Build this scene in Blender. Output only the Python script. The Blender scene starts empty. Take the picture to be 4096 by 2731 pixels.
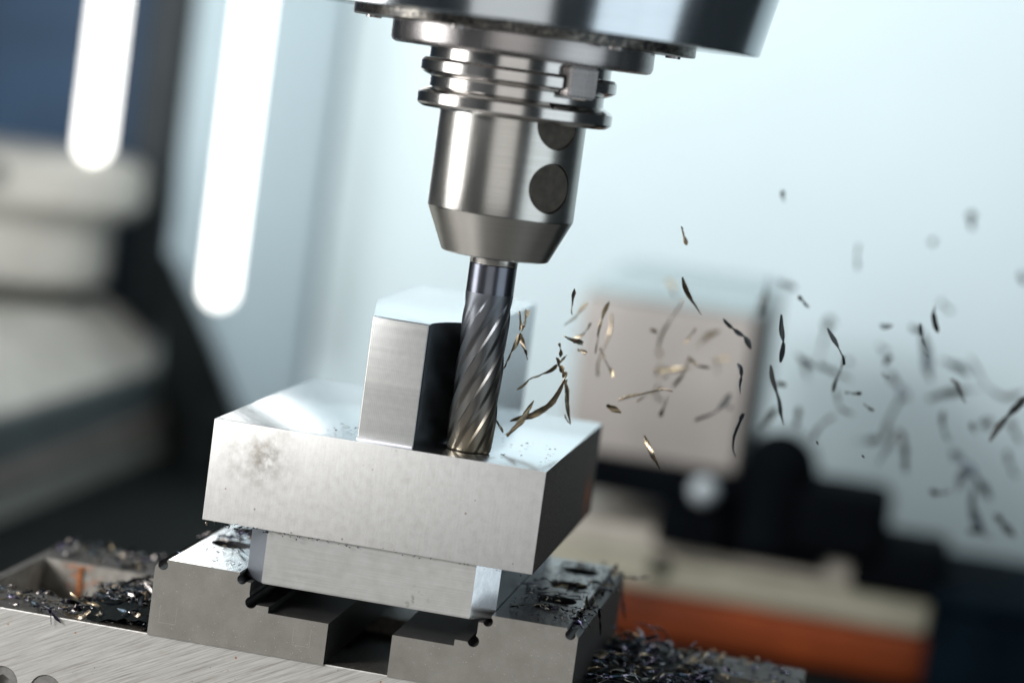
import bpy, bmesh, math, random
from mathutils import Vector, Matrix, noise

S = 0.001                      # every coordinate below is in millimetres
scene = bpy.context.scene
C = scene.collection

# ------------------------------------------------------------------ camera
cam_d = bpy.data.cameras.new('camera')
cam = bpy.data.objects.new('camera', cam_d); C.objects.link(cam)
rt = Vector((0.97635247, 0.16918502, 0.13458191))
up = Vector((-0.15046813, 0.08482367, 0.98496918))
fw = Vector((-0.1552263, 0.98192738, -0.10827475))
M = Matrix((rt, up, -fw)).transposed().to_4x4()
M.translation = Vector((226.097, -822.965, 131.371)) * S
cam.matrix_world = M
cam_d.sensor_width = 36.0
cam_d.lens = 10283.59 * 36.0 / 4096.0
cam_d.clip_start = 0.01; cam_d.clip_end = 60.0
cam_d.dof.use_dof = True
cam_d.dof.focus_distance = 0.862
cam_d.dof.aperture_fstop = 4.2
cam_d.dof.aperture_blades = 9
scene.camera = cam

# ------------------------------------------------------------------ world, lamps, exposure
w = bpy.data.worlds.new('World'); scene.world = w; w.use_nodes = True
w.node_tree.nodes['Background'].inputs[0].default_value = (0.62, 0.80, 0.92, 1)
w.node_tree.nodes['Background'].inputs[1].default_value = 0.035

def area(name, loc, target, sx, sy, power, col=(1, 1, 1)):
    d = bpy.data.lights.new(name, 'AREA'); d.shape = 'RECTANGLE'
    d.size = sx * S; d.size_y = sy * S; d.energy = power; d.color = col
    o = bpy.data.objects.new(name, d); C.objects.link(o)
    o.location = Vector(loc) * S
    o.rotation_euler = (Vector(target) - Vector(loc)).to_track_quat('-Z', 'Y').to_euler()
    return o
area('work_lamp_key', (-880, -960, 560), (40, 10, -40), 380, 380, 21.5, (0.985, 0.99, 1.0))
area('work_lamp_side', (-760, -230, 260), (83, 19, 60), 420, 1000, 8.5, (1.0, 0.99, 0.97))
area('front_fill', (120, -1500, -80), (83, 19, 60), 1000, 900, 2.3, (1.0, 0.985, 0.96))  # added fill from the camera side, brightens the housing and front faces
area('right_soft_fill', (820, -380, 0), (83, 19, 40), 620, 800, 2.0, (0.84, 0.94, 1.0))  # added soft source, gives the metal its bright bands on the right
area('wall_lamp', (70, 430, 580), (70, 1100, -180), 900, 400, 5.0, (0.96, 0.99, 1.0))

vs = scene.view_settings
vs.view_transform = 'Standard'; vs.look = 'None'; vs.exposure = 0.0; vs.gamma = 1.0
vs.use_curve_mapping = False
scene.cycles.use_denoising = True
scene.cycles.max_bounces = 10
scene.cycles.sample_clamp_indirect = 6.0

# ------------------------------------------------------------------ helpers
def empty(name, loc):
    o = bpy.data.objects.new(name, None); o.empty_display_size = 0.01
    o.location = Vector(loc) * S; C.objects.link(o)
    return o

def tag(o, label=None, cat=None, group=None, kind=None):
    if label: o['label'] = label
    if cat: o['category'] = cat
    if group: o['group'] = group
    if kind: o['kind'] = kind
    return o

def put(me, name, mats, parent=None):
    """link a mesh whose vertices are already in world millimetres * S"""
    o = bpy.data.objects.new(name, me); C.objects.link(o)
    for m in (mats if isinstance(mats, (list, tuple)) else [mats]): me.materials.append(m)
    if parent:
        o.parent = parent
        if parent.type == 'EMPTY': o.matrix_parent_inverse = Matrix.Translation(-parent.location)
    return o

def from_bm(bm, name, mats, parent=None, smooth=False, angle=35):
    bmesh.ops.recalc_face_normals(bm, faces=bm.faces)
    me = bpy.data.meshes.new(name); bm.to_mesh(me); bm.free()
    me.transform(Matrix.Scale(S, 4))
    if smooth:
        me.shade_smooth(); me.set_sharp_from_angle(angle=math.radians(angle))
    return put(me, name, mats, parent)

def box_bm(x0, x1, y0, y1, z0, z1, bevel=0.0, seg=2):
    bm = bmesh.new()
    bmesh.ops.create_cube(bm, size=1.0)
    for v in bm.verts:
        v.co = Vector((x0 if v.co.x < 0 else x1, y0 if v.co.y < 0 else y1, z0 if v.co.z < 0 else z1))
    if bevel > 0:
        bmesh.ops.bevel(bm, geom=list(bm.edges), offset=bevel, segments=seg, affect='EDGES', profile=0.5)
    return bm

def box(name, dims, mats, parent=None, bevel=0.0, seg=2):
    return from_bm(box_bm(*dims, bevel=bevel, seg=seg), name, mats, parent, smooth=bevel > 0, angle=50)

def lathe_bm(prof, cx, cy, n=128, closed=True):
    """prof: list of (radius, z); closed ring profile"""
    bm = bmesh.new(); rings = []
    for i in range(n):
        a = 2 * math.pi * i / n
        rings.append([bm.verts.new((cx + r * math.cos(a), cy + r * math.sin(a), z)) for r, z in prof])
    m = len(prof)
    for i in range(n):
        A, B = rings[i], rings[(i + 1) % n]
        for j in range(m if closed else m - 1):
            k = (j + 1) % m
            bm.faces.new((A[j], B[j], B[k], A[k]))
    bmesh.ops.remove_doubles(bm, verts=bm.verts, dist=1e-4)
    return bm

def prism_bm(poly, y0, y1):
    """poly: (x, z) outline extruded from y0 to y1"""
    bm = bmesh.new()
    a = [bm.verts.new((x, y0, z)) for x, z in poly]
    b = [bm.verts.new((x, y1, z)) for x, z in poly]
    n = len(poly)
    bm.faces.new(a); bm.faces.new(list(reversed(b)))
    for i in range(n):
        bm.faces.new((a[i], b[i], b[(i + 1) % n], a[(i + 1) % n]))
    return bm

def plan_bm(poly, z0, z1):
    """poly: (x, y) outline extruded from z0 to z1"""
    bm = bmesh.new()
    a = [bm.verts.new((x, y, z0)) for x, y in poly]
    b = [bm.verts.new((x, y, z1)) for x, y in poly]
    n = len(poly)
    bm.faces.new(list(reversed(a))); bm.faces.new(b)
    for i in range(n):
        bm.faces.new((a[i], a[(i + 1) % n], b[(i + 1) % n], b[i]))
    return bm

def cyl_bm(c, axis, r, h, n=40, r2=None):
    bm = bmesh.new()
    bmesh.ops.create_cone(bm, cap_ends=True, segments=n, radius1=r, radius2=r if r2 is None else r2, depth=h)
    q = Vector((0, 0, 1)).rotation_difference(Vector(axis).normalized())
    bmesh.ops.transform(bm, matrix=Matrix.Translation(Vector(c)) @ q.to_matrix().to_4x4(), verts=bm.verts)
    return bm

def cut(o, cutters, smooth_angle=35, flat=False):
    """subtract closed bmeshes from the object's mesh for good"""
    tmp = []
    for bm in cutters:
        bmesh.ops.recalc_face_normals(bm, faces=bm.faces)
        me = bpy.data.meshes.new('cutter'); bm.to_mesh(me); bm.free(); me.transform(Matrix.Scale(S, 4))
        t = bpy.data.objects.new('cutter', me); C.objects.link(t)
        md = o.modifiers.new('cut', 'BOOLEAN'); md.operation = 'DIFFERENCE'; md.object = t; md.solver = 'EXACT'
        tmp.append(t)
    dg = bpy.context.evaluated_depsgraph_get(); dg.update()
    new = bpy.data.meshes.new_from_object(o.evaluated_get(dg))
    o.modifiers.clear(); o.data = new
    for t in tmp: bpy.data.objects.remove(t, do_unlink=True)
    if flat: new.shade_flat(); return
    new.shade_smooth(); new.set_sharp_from_angle(angle=math.radians(smooth_angle))

def faces_by(o, fn):
    for p in o.data.polygons: p.material_index = fn(p.normal, p.center / S)

# ------------------------------------------------------------------ material helpers
class NT:
    def __init__(self, name):
        self.m = bpy.data.materials.new(name); self.m.use_nodes = True
        self.t = self.m.node_tree; self.b = self.t.nodes['Principled BSDF']
        tc = self.t.nodes.new('ShaderNodeTexCoord'); self.co = tc.outputs['Object']
    def link(self, a, b): self.t.links.new(a, b)
    def map(self, scale=(1000, 1000, 1000), rot=(0, 0, 0), loc=(0, 0, 0)):
        src = self.co
        if any(rot):
            q = self.t.nodes.new('ShaderNodeMapping'); self.link(src, q.inputs[0]); q.inputs['Rotation'].default_value = rot; src = q.outputs[0]
        n = self.t.nodes.new('ShaderNodeMapping'); self.link(src, n.inputs[0])
        n.inputs['Location'].default_value = loc; n.inputs['Scale'].default_value = scale
        return n.outputs[0]
    def noise(self, vec, scale, detail=4, rough=.55, out='Fac'):
        n = self.t.nodes.new('ShaderNodeTexNoise'); self.link(vec, n.inputs['Vector'])
        n.inputs['Scale'].default_value = scale; n.inputs['Detail'].default_value = detail; n.inputs['Roughness'].default_value = rough
        return n.outputs[out]
    def voro(self, vec, scale, out='Distance'):
        n = self.t.nodes.new('ShaderNodeTexVoronoi'); self.link(vec, n.inputs['Vector']); n.inputs['Scale'].default_value = scale
        return n.outputs[out]
    def wave(self, vec, scale, dirn='X', dist=0, dscale=1):
        n = self.t.nodes.new('ShaderNodeTexWave'); self.link(vec, n.inputs['Vector']); n.bands_direction = dirn
        n.inputs['Scale'].default_value = scale; n.inputs['Distortion'].default_value = dist; n.inputs['Detail Scale'].default_value = dscale
        return n.outputs['Fac']
    def ramp(self, fac, stops):
        n = self.t.nodes.new('ShaderNodeValToRGB'); self.link(fac, n.inputs[0]); e = n.color_ramp.elements
        while len(e) < len(stops): e.new(0.5)
        for k, (p, c) in enumerate(stops):
            e[k].position = p; e[k].color = (c, c, c, 1) if not isinstance(c, tuple) else tuple(c) + (1,)
        return n.outputs[0]
    def mix(self, fac, a, b, mode='MIX'):
        n = self.t.nodes.new('ShaderNodeMix'); n.data_type = 'RGBA'; n.blend_type = mode
        self.set(n.inputs[0], fac); self.set(n.inputs[6], a); self.set(n.inputs[7], b)
        return n.outputs[2]
    def math(self, op, a, b=0.0, clamp=False):
        n = self.t.nodes.new('ShaderNodeMath'); n.operation = op; n.use_clamp = clamp
        self.set(n.inputs[0], a); self.set(n.inputs[1], b); return n.outputs[0]
    def near(self, c, r, soft):
        """1 inside a ball of radius r mm round c (mm), fading over soft"""
        n = self.t.nodes.new('ShaderNodeVectorMath'); n.operation = 'DISTANCE'
        self.link(self.map(), n.inputs[0]); n.inputs[1].default_value = c
        m = self.t.nodes.new('ShaderNodeMapRange'); self.link(n.outputs['Value'], m.inputs[0])
        m.inputs[1].default_value = r; m.inputs[2].default_value = r + soft; m.inputs[3].default_value = 1; m.inputs[4].default_value = 0
        return m.outputs[0]
    def set(self, sock, v):
        if isinstance(v, bpy.types.NodeSocket): self.link(v, sock)
        elif isinstance(v, tuple): sock.default_value = tuple(v) + ((1,) if len(v) == 3 else ())
        else: sock.default_value = v
    def bump(self, h, strength, dist=0.0002):
        n = self.t.nodes.new('ShaderNodeBump'); self.link(h, n.inputs['Height'])
        n.inputs['Strength'].default_value = strength; n.inputs['Distance'].default_value = dist
        self.link(n.outputs[0], self.b.inputs['Normal'])
    def done(self, color, metal=0.0, rough=0.5, aniso=0.0, **kw):
        self.set(self.b.inputs['Base Color'], color); self.set(self.b.inputs['Metallic'], metal); self.set(self.b.inputs['Roughness'], rough)
        if aniso:
            self.b.inputs['Anisotropic'].default_value = aniso
            tg = self.t.nodes.new('ShaderNodeTangent'); tg.direction_type = 'RADIAL'; tg.axis = 'Z'
            self.link(tg.outputs[0], self.b.inputs['Tangent'])
        for k, v in kw.items(): self.set(self.b.inputs[k.replace('_', ' ')], v)
        return self.m

def plain(name, col, metal=0.0, rough=0.5, var=0.12, scale=0.05, spec=0.5):
    n = NT(name); f = n.noise(n.map(), scale, 5)
    lo = tuple(c * (1 - var) for c in col); hi = tuple(min(1, c * (1 + var)) for c in col)
    return n.done(n.ramp(f, [(0.3, lo), (0.7, hi)]), metal, rough, Specular_IOR_Level=spec)
# ------------------------------------------------------------------ materials
def m_plate_face():
    n = NT('machined_plate_face'); mm = n.map()
    streak = n.noise(n.map((1500, 1500, 120)), 1.0, 4, .6)
    mott = n.noise(mm, 0.35, 6, .62)
    col = n.ramp(mott, [(0.25, (0.50, 0.485, 0.46)), (0.5, (0.60, 0.59, 0.57)), (0.75, (0.66, 0.655, 0.64))])
    col = n.mix(0.28, col, n.ramp(streak, [(0.3, (0.48, 0.47, 0.46)), (0.7, (0.70, 0.695, 0.68))]))
    fine = n.noise(mm, 2.2, 4, .6)
    col = n.mix(0.25, col, n.ramp(fine, [(0.3, (0.45, 0.44, 0.42)), (0.7, (0.74, 0.735, 0.72))]))
    stain_n = n.ramp(n.noise(mm, 0.22, 5, .58), [(0.36, 0.0), (0.70, 0.75)])
    stain = n.math('MULTIPLY', n.near((16.5, 0, -9.5), 1.0, 16.0), stain_n)
    col = n.mix(n.math('MULTIPLY', stain, 1.25, True), col, (0.24, 0.22, 0.185))
    core_n = n.ramp(n.noise(mm, 0.30, 5, .6), [(0.38, 0.0), (0.66, 0.75)])
    core = n.math('MULTIPLY', n.near((19.5, 0, -11.0), 0.5, 6.5), core_n)
    col = n.mix(n.math('MULTIPLY', core, 1.1, True), col, (0.11, 0.095, 0.07))
    v = n.voro(mm, 0.26); pick = n.voro(mm, 0.26, 'Color')
    dots = n.math('MULTIPLY', n.ramp(v, [(0.07, 1.0), (0.12, 0.0)]), n.ramp(pick, [(0.80, 0.0), (0.85, 0.7)]))
    col = n.mix(dots, col, (0.20, 0.13, 0.09))
    v2 = n.voro(n.map(loc=(3, 5, 9)), 0.42)
    col = n.mix(n.ramp(v2, [(0.04, 0.5), (0.07, 0.0)]), col, (0.95, 0.95, 0.92))
    n.bump(n.math('ADD', streak, mott), 0.14)
    return n.done(col, 0.55, n.ramp(mott, [(0.3, 0.50), (0.7, 0.60)]))

def m_plate_top():
    n = NT('milled_plate_top'); mm = n.map()
    arc = n.noise(n.map((60, 700, 300), rot=(0, 0, .5)), 1.0, 3)
    sp = n.math('MULTIPLY', n.ramp(n.noise(mm, 1.6, 5, .7), [(0.60, 0.0), (0.64, 1.0)]), n.near((41, 14, 0), 1.5, 6.0))
    sp2 = n.math('MULTIPLY', n.ramp(n.noise(n.map((1000, 600, 1000)), 1.3, 4, .7), [(0.66, 0.0), (0.69, 1.0)]), n.near((104, 24, 0), 2.0, 10.0))
    col = n.mix(n.math('MAXIMUM', sp, sp2), (0.82, 0.85, 0.88), (0.03, 0.03, 0.035))
    n.bump(arc, 0.05)
    return n.done(col, 1.0, n.ramp(arc, [(0.3, 0.19), (0.7, 0.26)]))

def m_dark_side():
    n = NT('dark_sawn_scale'); mm = n.map()
    f = n.noise(mm, 0.9, 7, .7)
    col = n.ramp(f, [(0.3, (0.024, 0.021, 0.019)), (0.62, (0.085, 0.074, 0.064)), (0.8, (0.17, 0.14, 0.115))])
    rust = n.math('MULTIPLY', n.near((113, 118, -27), 4, 15), n.ramp(n.noise(mm, 0.12, 4), [(0.42, 0), (0.62, 1.0)]))
    col = n.mix(rust, col, (0.24, 0.075, 0.03))
    v = n.voro(mm, 0.6)
    col = n.mix(n.ramp(v, [(0.06, 0.8), (0.10, 0.0)]), col, (0.5, 0.48, 0.45))
    n.bump(f, 0.5, 0.0004)
    return n.done(col, 0.0, 0.7, Specular_IOR_Level=0.2)

def m_boss_front():
    n = NT('milled_wall_with_feed_lines'); mm = n.map()
    st = n.wave(mm, 0.52, 'X', 0.6, 0.3)
    hz = n.noise(n.map((6, 6, 420)), 1.0, 4, .6)
    f = n.noise(mm, 0.5, 5)
    col = n.ramp(st, [(0.0, (0.43, 0.435, 0.42)), (1.0, (0.55, 0.55, 0.53))])
    col = n.mix(0.4, col, n.ramp(hz, [(0.35, (0.40, 0.405, 0.395)), (0.65, (0.66, 0.655, 0.63))]))
    col = n.mix(0.2, col, n.ramp(f, [(0.3, (0.4, 0.4, 0.39)), (0.7, (0.66, 0.66, 0.64))]))
    n.bump(n.math('ADD', st, hz), 0.12)
    return n.done(col, 0.7, 0.42)

def m_boss_side():
    n = NT('bright_milled_wall'); h = n.noise(n.map((90, 90, 900)), 1.0, 3)
    n.bump(h, 0.05)
    return n.done((0.52, 0.56, 0.60), 1.0, n.ramp(h, [(0.3, 0.20), (0.7, 0.27)]))

def m_tenon():
    n = NT('brushed_tenon'); l = n.noise(n.map((40, 40, 2200)), 1.0, 5, .6); f = n.noise(n.map(), 0.25, 6)
    col = n.mix(0.5, n.ramp(l, [(0.3, (0.44, 0.44, 0.425)), (0.7, (0.62, 0.62, 0.60))]), n.ramp(f, [(0.3, (0.45, 0.445, 0.42)), (0.7, (0.60, 0.60, 0.585))]))
    col = n.mix(n.math('MULTIPLY', n.ramp(n.noise(n.map(), 0.5, 5), [(.55, 0), (.7, 1)]), n.near((75, 0, -50), 1, 6)), col, (0.2, 0.18, 0.14))
    n.bump(l, 0.10)
    return n.done(col, 0.75, 0.40)

def ground(name, lo, hi, metal=0.75, rough=0.45, grime=0.0, specks=True):
    n = NT(name); mm = n.map()
    f = n.noise(mm, 0.09, 7, .66); g = n.noise(mm, 3.0, 4, .65)
    col = n.mix(0.5, n.ramp(f, [(0.3, lo), (0.7, hi)]), n.ramp(g, [(0.3, lo), (0.7, hi)]))
    if specks:
        v = n.voro(mm, 0.9); p = n.voro(mm, 0.9, 'Color')
        col = n.mix(n.math('MULTIPLY', n.ramp(v, [(0.06, 0.75), (0.13, 0.0)]), n.ramp(p, [(0.50, 0), (0.9, 1)])), col, (0.85, 0.83, 0.78))
        v = n.voro(n.map(loc=(7, 3, 1)), 0.75); p = n.voro(n.map(loc=(7, 3, 1)), 0.75, 'Color')
        col = n.mix(n.math('MULTIPLY', n.ramp(v, [(0.10, 0.85), (0.16, 0.0)]), n.ramp(p, [(0.5, 0), (0.55, 1)])), col, (0.06, 0.052, 0.045))
    r = rough; mt = metal
    if grime:
        q = n.noise(n.map((1000, 420, 1000), rot=(0, 0, .35)), 1.1, 7, .72)
        big = n.noise(n.map(), 0.11, 3)
        k = n.ramp(n.math('ADD', q, n.math('MULTIPLY', big, 0.35)), [(1 - grime, 0.0), (1 - grime + .035, 1.0)])
        col = n.mix(k, col, (0.012, 0.011, 0.012))
        mt = n.ramp(k, [(0, metal), (1, 0.0)])
    n.bump(g, 0.15)
    return n.done(col, mt, r)

def m_body():
    n = NT('scratched_ground_steel'); mm = n.map()
    s1 = n.noise(n.map((45, 45, 2000), rot=(0, math.radians(27), 0)), 1.0, 6, .66)
    s2 = n.noise(n.map((55, 55, 900), rot=(0, math.radians(29), 0)), 1.0, 6, .75)
    f = n.noise(mm, 0.2, 6)
    col = n.ramp(s1, [(0.30, (0.24, 0.22, 0.20)), (0.48, (0.46, 0.445, 0.415)), (0.7, (0.60, 0.59, 0.56))])
    col = n.mix(n.ramp(s2, [(0.60, 0.0), (0.74, 0.75)]), col, (0.15, 0.14, 0.125))
    col = n.mix(n.ramp(f, [(0.58, 0.0), (0.8, 0.5)]), col, (0.36, 0.33, 0.28))
    v = n.voro(mm, 0.55); p = n.voro(mm, 0.55, 'Color')
    col = n.mix(n.math('MULTIPLY', n.ramp(v, [(0.08, 0.95), (0.13, 0.0)]), n.ramp(p, [(0.45, 0), (0.5, 1)])), col, (0.05, 0.042, 0.035))
    v = n.voro(n.map(loc=(2, 2, 7)), 0.2); p = n.voro(n.map(loc=(2, 2, 7)), 0.2, 'Color')
    col = n.mix(n.math('MULTIPLY', n.ramp(v, [(0.06, 0.9), (0.10, 0.0)]), n.ramp(p, [(0.5, 0), (0.55, 1)])), col, (0.30, 0.11, 0.03))
    n.bump(n.math('ADD', s1, n.math('MULTIPLY', s2, 0.5)), 0.25)
    return n.done(col, 0.55, 0.48)

def m_oily():
    n = NT('oily_dark_steel'); f = n.noise(n.map(), 0.5, 7, .7); g = n.noise(n.map(), 2.6, 5, .7)
    col = n.mix(n.ramp(g, [(0.45, 0), (0.62, 1)]), n.ramp(f, [(0.35, (0.022, 0.019, 0.016)), (0.7, (0.085, 0.075, 0.062))]), (0.02, 0.018, 0.016))
    v = n.voro(n.map(), 1.1)
    col = n.mix(n.ramp(v, [(0.09, 0.8), (0.14, 0.0)]), col, (0.6, 0.58, 0.52))
    n.bump(g, 0.6, 0.0004)
    return n.done(col, 0.0, 0.5, Specular_IOR_Level=0.3)

def m_cast():
    n = NT('weathered_slide_steel'); f = n.noise(n.map(), 0.18, 7, .7)
    col = n.ramp(f, [(0.3, (0.13, 0.115, 0.095)), (0.55, (0.32, 0.30, 0.265)), (0.75, (0.45, 0.43, 0.40))])
    r = n.math('MULTIPLY', n.ramp(n.noise(n.map(), 0.3, 5), [(.5, 0), (.62, 1)]), n.near((-67, 86, -80), 1, 8))
    col = n.mix(r, col, (0.42, 0.13, 0.03))
    n.bump(f, 0.3)
    return n.done(col, 0.2, 0.6)

def turned(name, lo, hi, rough, aniso=0.55, k=1500):
    n = NT(name); l = n.noise(n.map((25, 25, k)), 1.0, 4, .6); f = n.noise(n.map((1000, 1000, 150)), 0.12, 5)
    col = n.mix(0.5, n.ramp(l, [(0.3, lo), (0.7, hi)]), n.ramp(f, [(0.3, lo), (0.7, hi)]))
    n.bump(l, 0.04)
    return n.done(col, 1.0, n.ramp(f, [(0.3, rough * .85), (0.7, rough * 1.2)]), aniso)

def m_carbide():
    n = NT('coated_carbide'); sx = n.t.nodes.new('ShaderNodeSeparateXYZ'); n.link(n.map(), sx.inputs[0])
    f = n.noise(n.map(), 0.3, 5)
    h = n.math('ADD', n.math('MULTIPLY', sx.outputs['Z'], 1 / 54.0), n.math('MULTIPLY', n.math('SUBTRACT', f, 0.5), 0.25))
    col = n.ramp(h, [(0.02, (0.175, 0.148, 0.108)), (0.28, (0.15, 0.14, 0.127)), (0.65, (0.135, 0.135, 0.137)), (0.95, (0.14, 0.15, 0.167))])
    n.bump(n.noise(n.map((300, 300, 1200)), 1.0, 3), 0.05)
    return n.done(col, 1.0, 0.40)

def m_chip(name, stops, rough=0.28):
    n = NT(name); oi = n.t.nodes.new('ShaderNodeObjectInfo')
    f = n.noise(n.map(), 0.35, 4)
    c = n.ramp(n.math('FRACT', n.math('ADD', n.math('MULTIPLY', f, 1.3), oi.outputs['Random'])), stops)
    n.bump(n.noise(n.map(), 3.0, 3), 0.3)
    return n.done(c, 0.95, rough)

MT = dict(
    face=m_plate_face(), top=m_plate_top(), dark=m_dark_side(), bfront=m_boss_front(), bside=m_boss_side(), tenon=m_tenon(),
    chamfer_dark=ground('brushed_chamfer', (0.27, 0.30, 0.34), (0.36, 0.39, 0.43), 0.9, 0.34, specks=False),
    jaw=ground('ground_jaw_steel', (0.20, 0.187, 0.166), (0.36, 0.343, 0.312), 0.65, 0.42),
    jaw_top=ground('ground_jaw_top', (0.70, 0.70, 0.72), (0.82, 0.82, 0.83), 1.0, 0.15, grime=0.22, specks=False),  # white reflection on this jaw top put into the colour, plus grime
    jaw_top_oily_dim=ground('oily_dimmed_jaw_top', (0.17, 0.195, 0.195), (0.28, 0.305, 0.305), 0.9, 0.22, grime=0.47, specks=False),  # oil and grime, with the dark reflection also put into the colour
    jaw_side=ground('shaded_jaw_side', (0.022, 0.021, 0.02), (0.05, 0.047, 0.044), 0.2, 0.45),  # dark reflection on the jaw sides put into the colour
    body=m_body(), oily=m_oily(), cast=m_cast(),
    holder=turned('turned_holder_steel', (0.50, 0.485, 0.455), (0.62, 0.605, 0.575), 0.21),
    flange=turned('ground_flange_steel', (0.52, 0.50, 0.48), (0.64, 0.625, 0.61), 0.15, 0.4),
    nose=turned('spindle_nose_steel', (0.36, 0.34, 0.34), (0.48, 0.46, 0.455), 0.26, 0.4),
    chrome=turned('polished_housing', (0.56, 0.61, 0.65), (0.64, 0.69, 0.73), 0.15, 0.2, 600),
    grimy=ground('grimy_ring_steel', (0.16, 0.145, 0.12), (0.40, 0.38, 0.34), 0.9, 0.28, grime=0.36),
    carbide=m_carbide(),
    carbide_bright=plain('bright_carbide_collar', (0.62, 0.60, 0.57), 1.0, 0.22, .08),
    shank=turned('dark_coated_shank', (0.13, 0.14, 0.17), (0.18, 0.19, 0.22), 0.24, 0.4, 700),
    screw=plain('dark_set_screw', (0.10, 0.088, 0.075), 0.8, 0.48, .25, .3),
    socket=plain('screw_head_steel', (0.26, 0.25, 0.235), 0.7, 0.42, .2, .4),
    black=plain('black_socket', (0.012, 0.012, 0.013), 0.0, 0.7, .2, .3),
    etch=plain('etched_line', (0.38, 0.36, 0.33), 0.5, 0.45, .2, .6),
    rust=plain('rusty_seam', (0.33, 0.12, 0.04), 0.0, 0.8, .5, .5),
    wall=plain('pale_blue_enamel', (0.665, 0.795, 0.835), 0.0, 0.6, .03, .004),
    lower=plain('dark_tray_steel', (0.006, 0.008, 0.008), 0.0, 0.8, .3, .02, .08),
    post=plain('dark_post_rubber', (0.032, 0.040, 0.046), 0.0, 0.6, .15, .02, .3),
    window=plain('dark_blue_panel', (0.020, 0.055, 0.11), 0.0, 0.5, .5, .006, .3),
    cream=plain('cream_enamel', (0.44, 0.43, 0.395), 0.0, 0.5, .25, .012),
    grey=plain('grey_green_enamel', (0.026, 0.032, 0.031), 0.0, 0.7, .15, .02, .2),
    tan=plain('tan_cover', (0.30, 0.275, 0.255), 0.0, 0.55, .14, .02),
    tan_shaded=plain('shaded_box_side', (0.03, 0.032, 0.032), 0.0, 0.7, .15, .02, .2),  # tan box side with its shade put into the colour; hinge shares it
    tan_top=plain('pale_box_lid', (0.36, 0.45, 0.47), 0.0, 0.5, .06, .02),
    blackp=plain('black_plastic', (0.0022, 0.003, 0.004), 0.0, 0.85, .3, .03, .02),
    beige=plain('beige_painted_block', (0.36, 0.33, 0.285), 0.0, 0.5, .12, .03),
    olive=plain('olive_beige_step', (0.26, 0.25, 0.19), 0.0, 0.5, .12, .03),
    orange=plain('orange_plastic', (0.14, 0.026, 0.0045), 0.0, 0.6, .6, .012, .2),
    navy=plain('navy_plastic', (0.002, 0.005, 0.008), 0.0, 0.85, .4, .03, .02),
    white=plain('white_glint', (0.33, 0.37, 0.39), 0.0, 0.25, .03, .1),  # pale ball colour standing for a bright glint
    bead=plain('fillet_highlight', (0.92, 0.90, 0.95), 0.9, 0.5, .05, .6),  # highlight on the boss fillet put into the colour
    skirt=plain('shaded_teal_skirt', (0.060, 0.078, 0.082), 0.0, 0.6, .15, .02, .3),  # skirt under the cover, its shade put into the colour
    ledge=plain('brown_grey_ledge', (0.11, 0.098, 0.09), 0.0, 0.6, .2, .02, .3),
    olive_grey=plain('olive_grey_cover', (0.15, 0.16, 0.145), 0.0, 0.6, .2, .012, .3),
    table=plain('machine_table_steel', (0.20, 0.195, 0.185), 0.3, 0.5, .25, .02),
    wall_shaded=plain('shaded_blue_enamel', (0.36, 0.46, 0.51), 0.0, 0.6, .04, .004),  # wall enamel with the light falloff put into the colour
    chip=m_chip('straw_coloured_chip', [(0.0, (0.40, 0.32, 0.20)), (0.4, (0.24, 0.205, 0.15)), (0.7, (0.55, 0.42, 0.26)), (1.0, (0.18, 0.165, 0.15))]),
    chip_far=m_chip('dark_steel_chip', [(0.0, (0.045, 0.055, 0.065)), (0.5, (0.07, 0.07, 0.065)), (1.0, (0.04, 0.06, 0.08))], .4),
    chip_blue=m_chip('heat_blued_chip', [(0.0, (0.02, 0.02, 0.028)), (0.43, (0.035, 0.028, 0.065)), (0.49, (0.42, 0.36, 0.48)), (0.55, (0.03, 0.06, 0.085)), (0.86, (0.025, 0.022, 0.028)), (0.93, (0.45, 0.41, 0.38)), (1.0, (0.03, 0.03, 0.04))], .17),
)
def m_tube(name, col, s):
    n = NT(name); n.b.inputs['Emission Color'].default_value = col + (1,); n.b.inputs['Emission Strength'].default_value = s
    return n.done((0.9, 0.9, 0.88), 0.0, 0.3)
MT['tube'] = m_tube('glowing_tube', (1.0, 0.985, 0.93), 4.2)

# ------------------------------------------------------------------ the setting
def struct(o): return tag(o, kind='structure')
struct(box('machine_table', (-500, 600, -420, 420, -260, -206.5), MT['table'], bevel=2))
struct(box('chip_tray_bed', (-700, 900, 424, 1090, -260, -206.5), MT['lower'], bevel=2))
struct(box('wall_side_panel', (-354, -236, 1092, 1128, -198, 900), MT['wall_shaded'], bevel=3))
wl = struct(box('wall', (-233, 1000, 1100, 1130, -198, 900), MT['wall'], bevel=3))
struct(box('floor', (-1100, 1100, -700, 1500, -420, -400), MT['lower']))
struct(box('wall_lower_panel', (-354, 1000, 1096, 1126, -400, -201), MT['lower'], bevel=2))
struct(box('wall_blue_panel', (-1000, -420, 1240, 1260, -420, 700), MT['window']))

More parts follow.
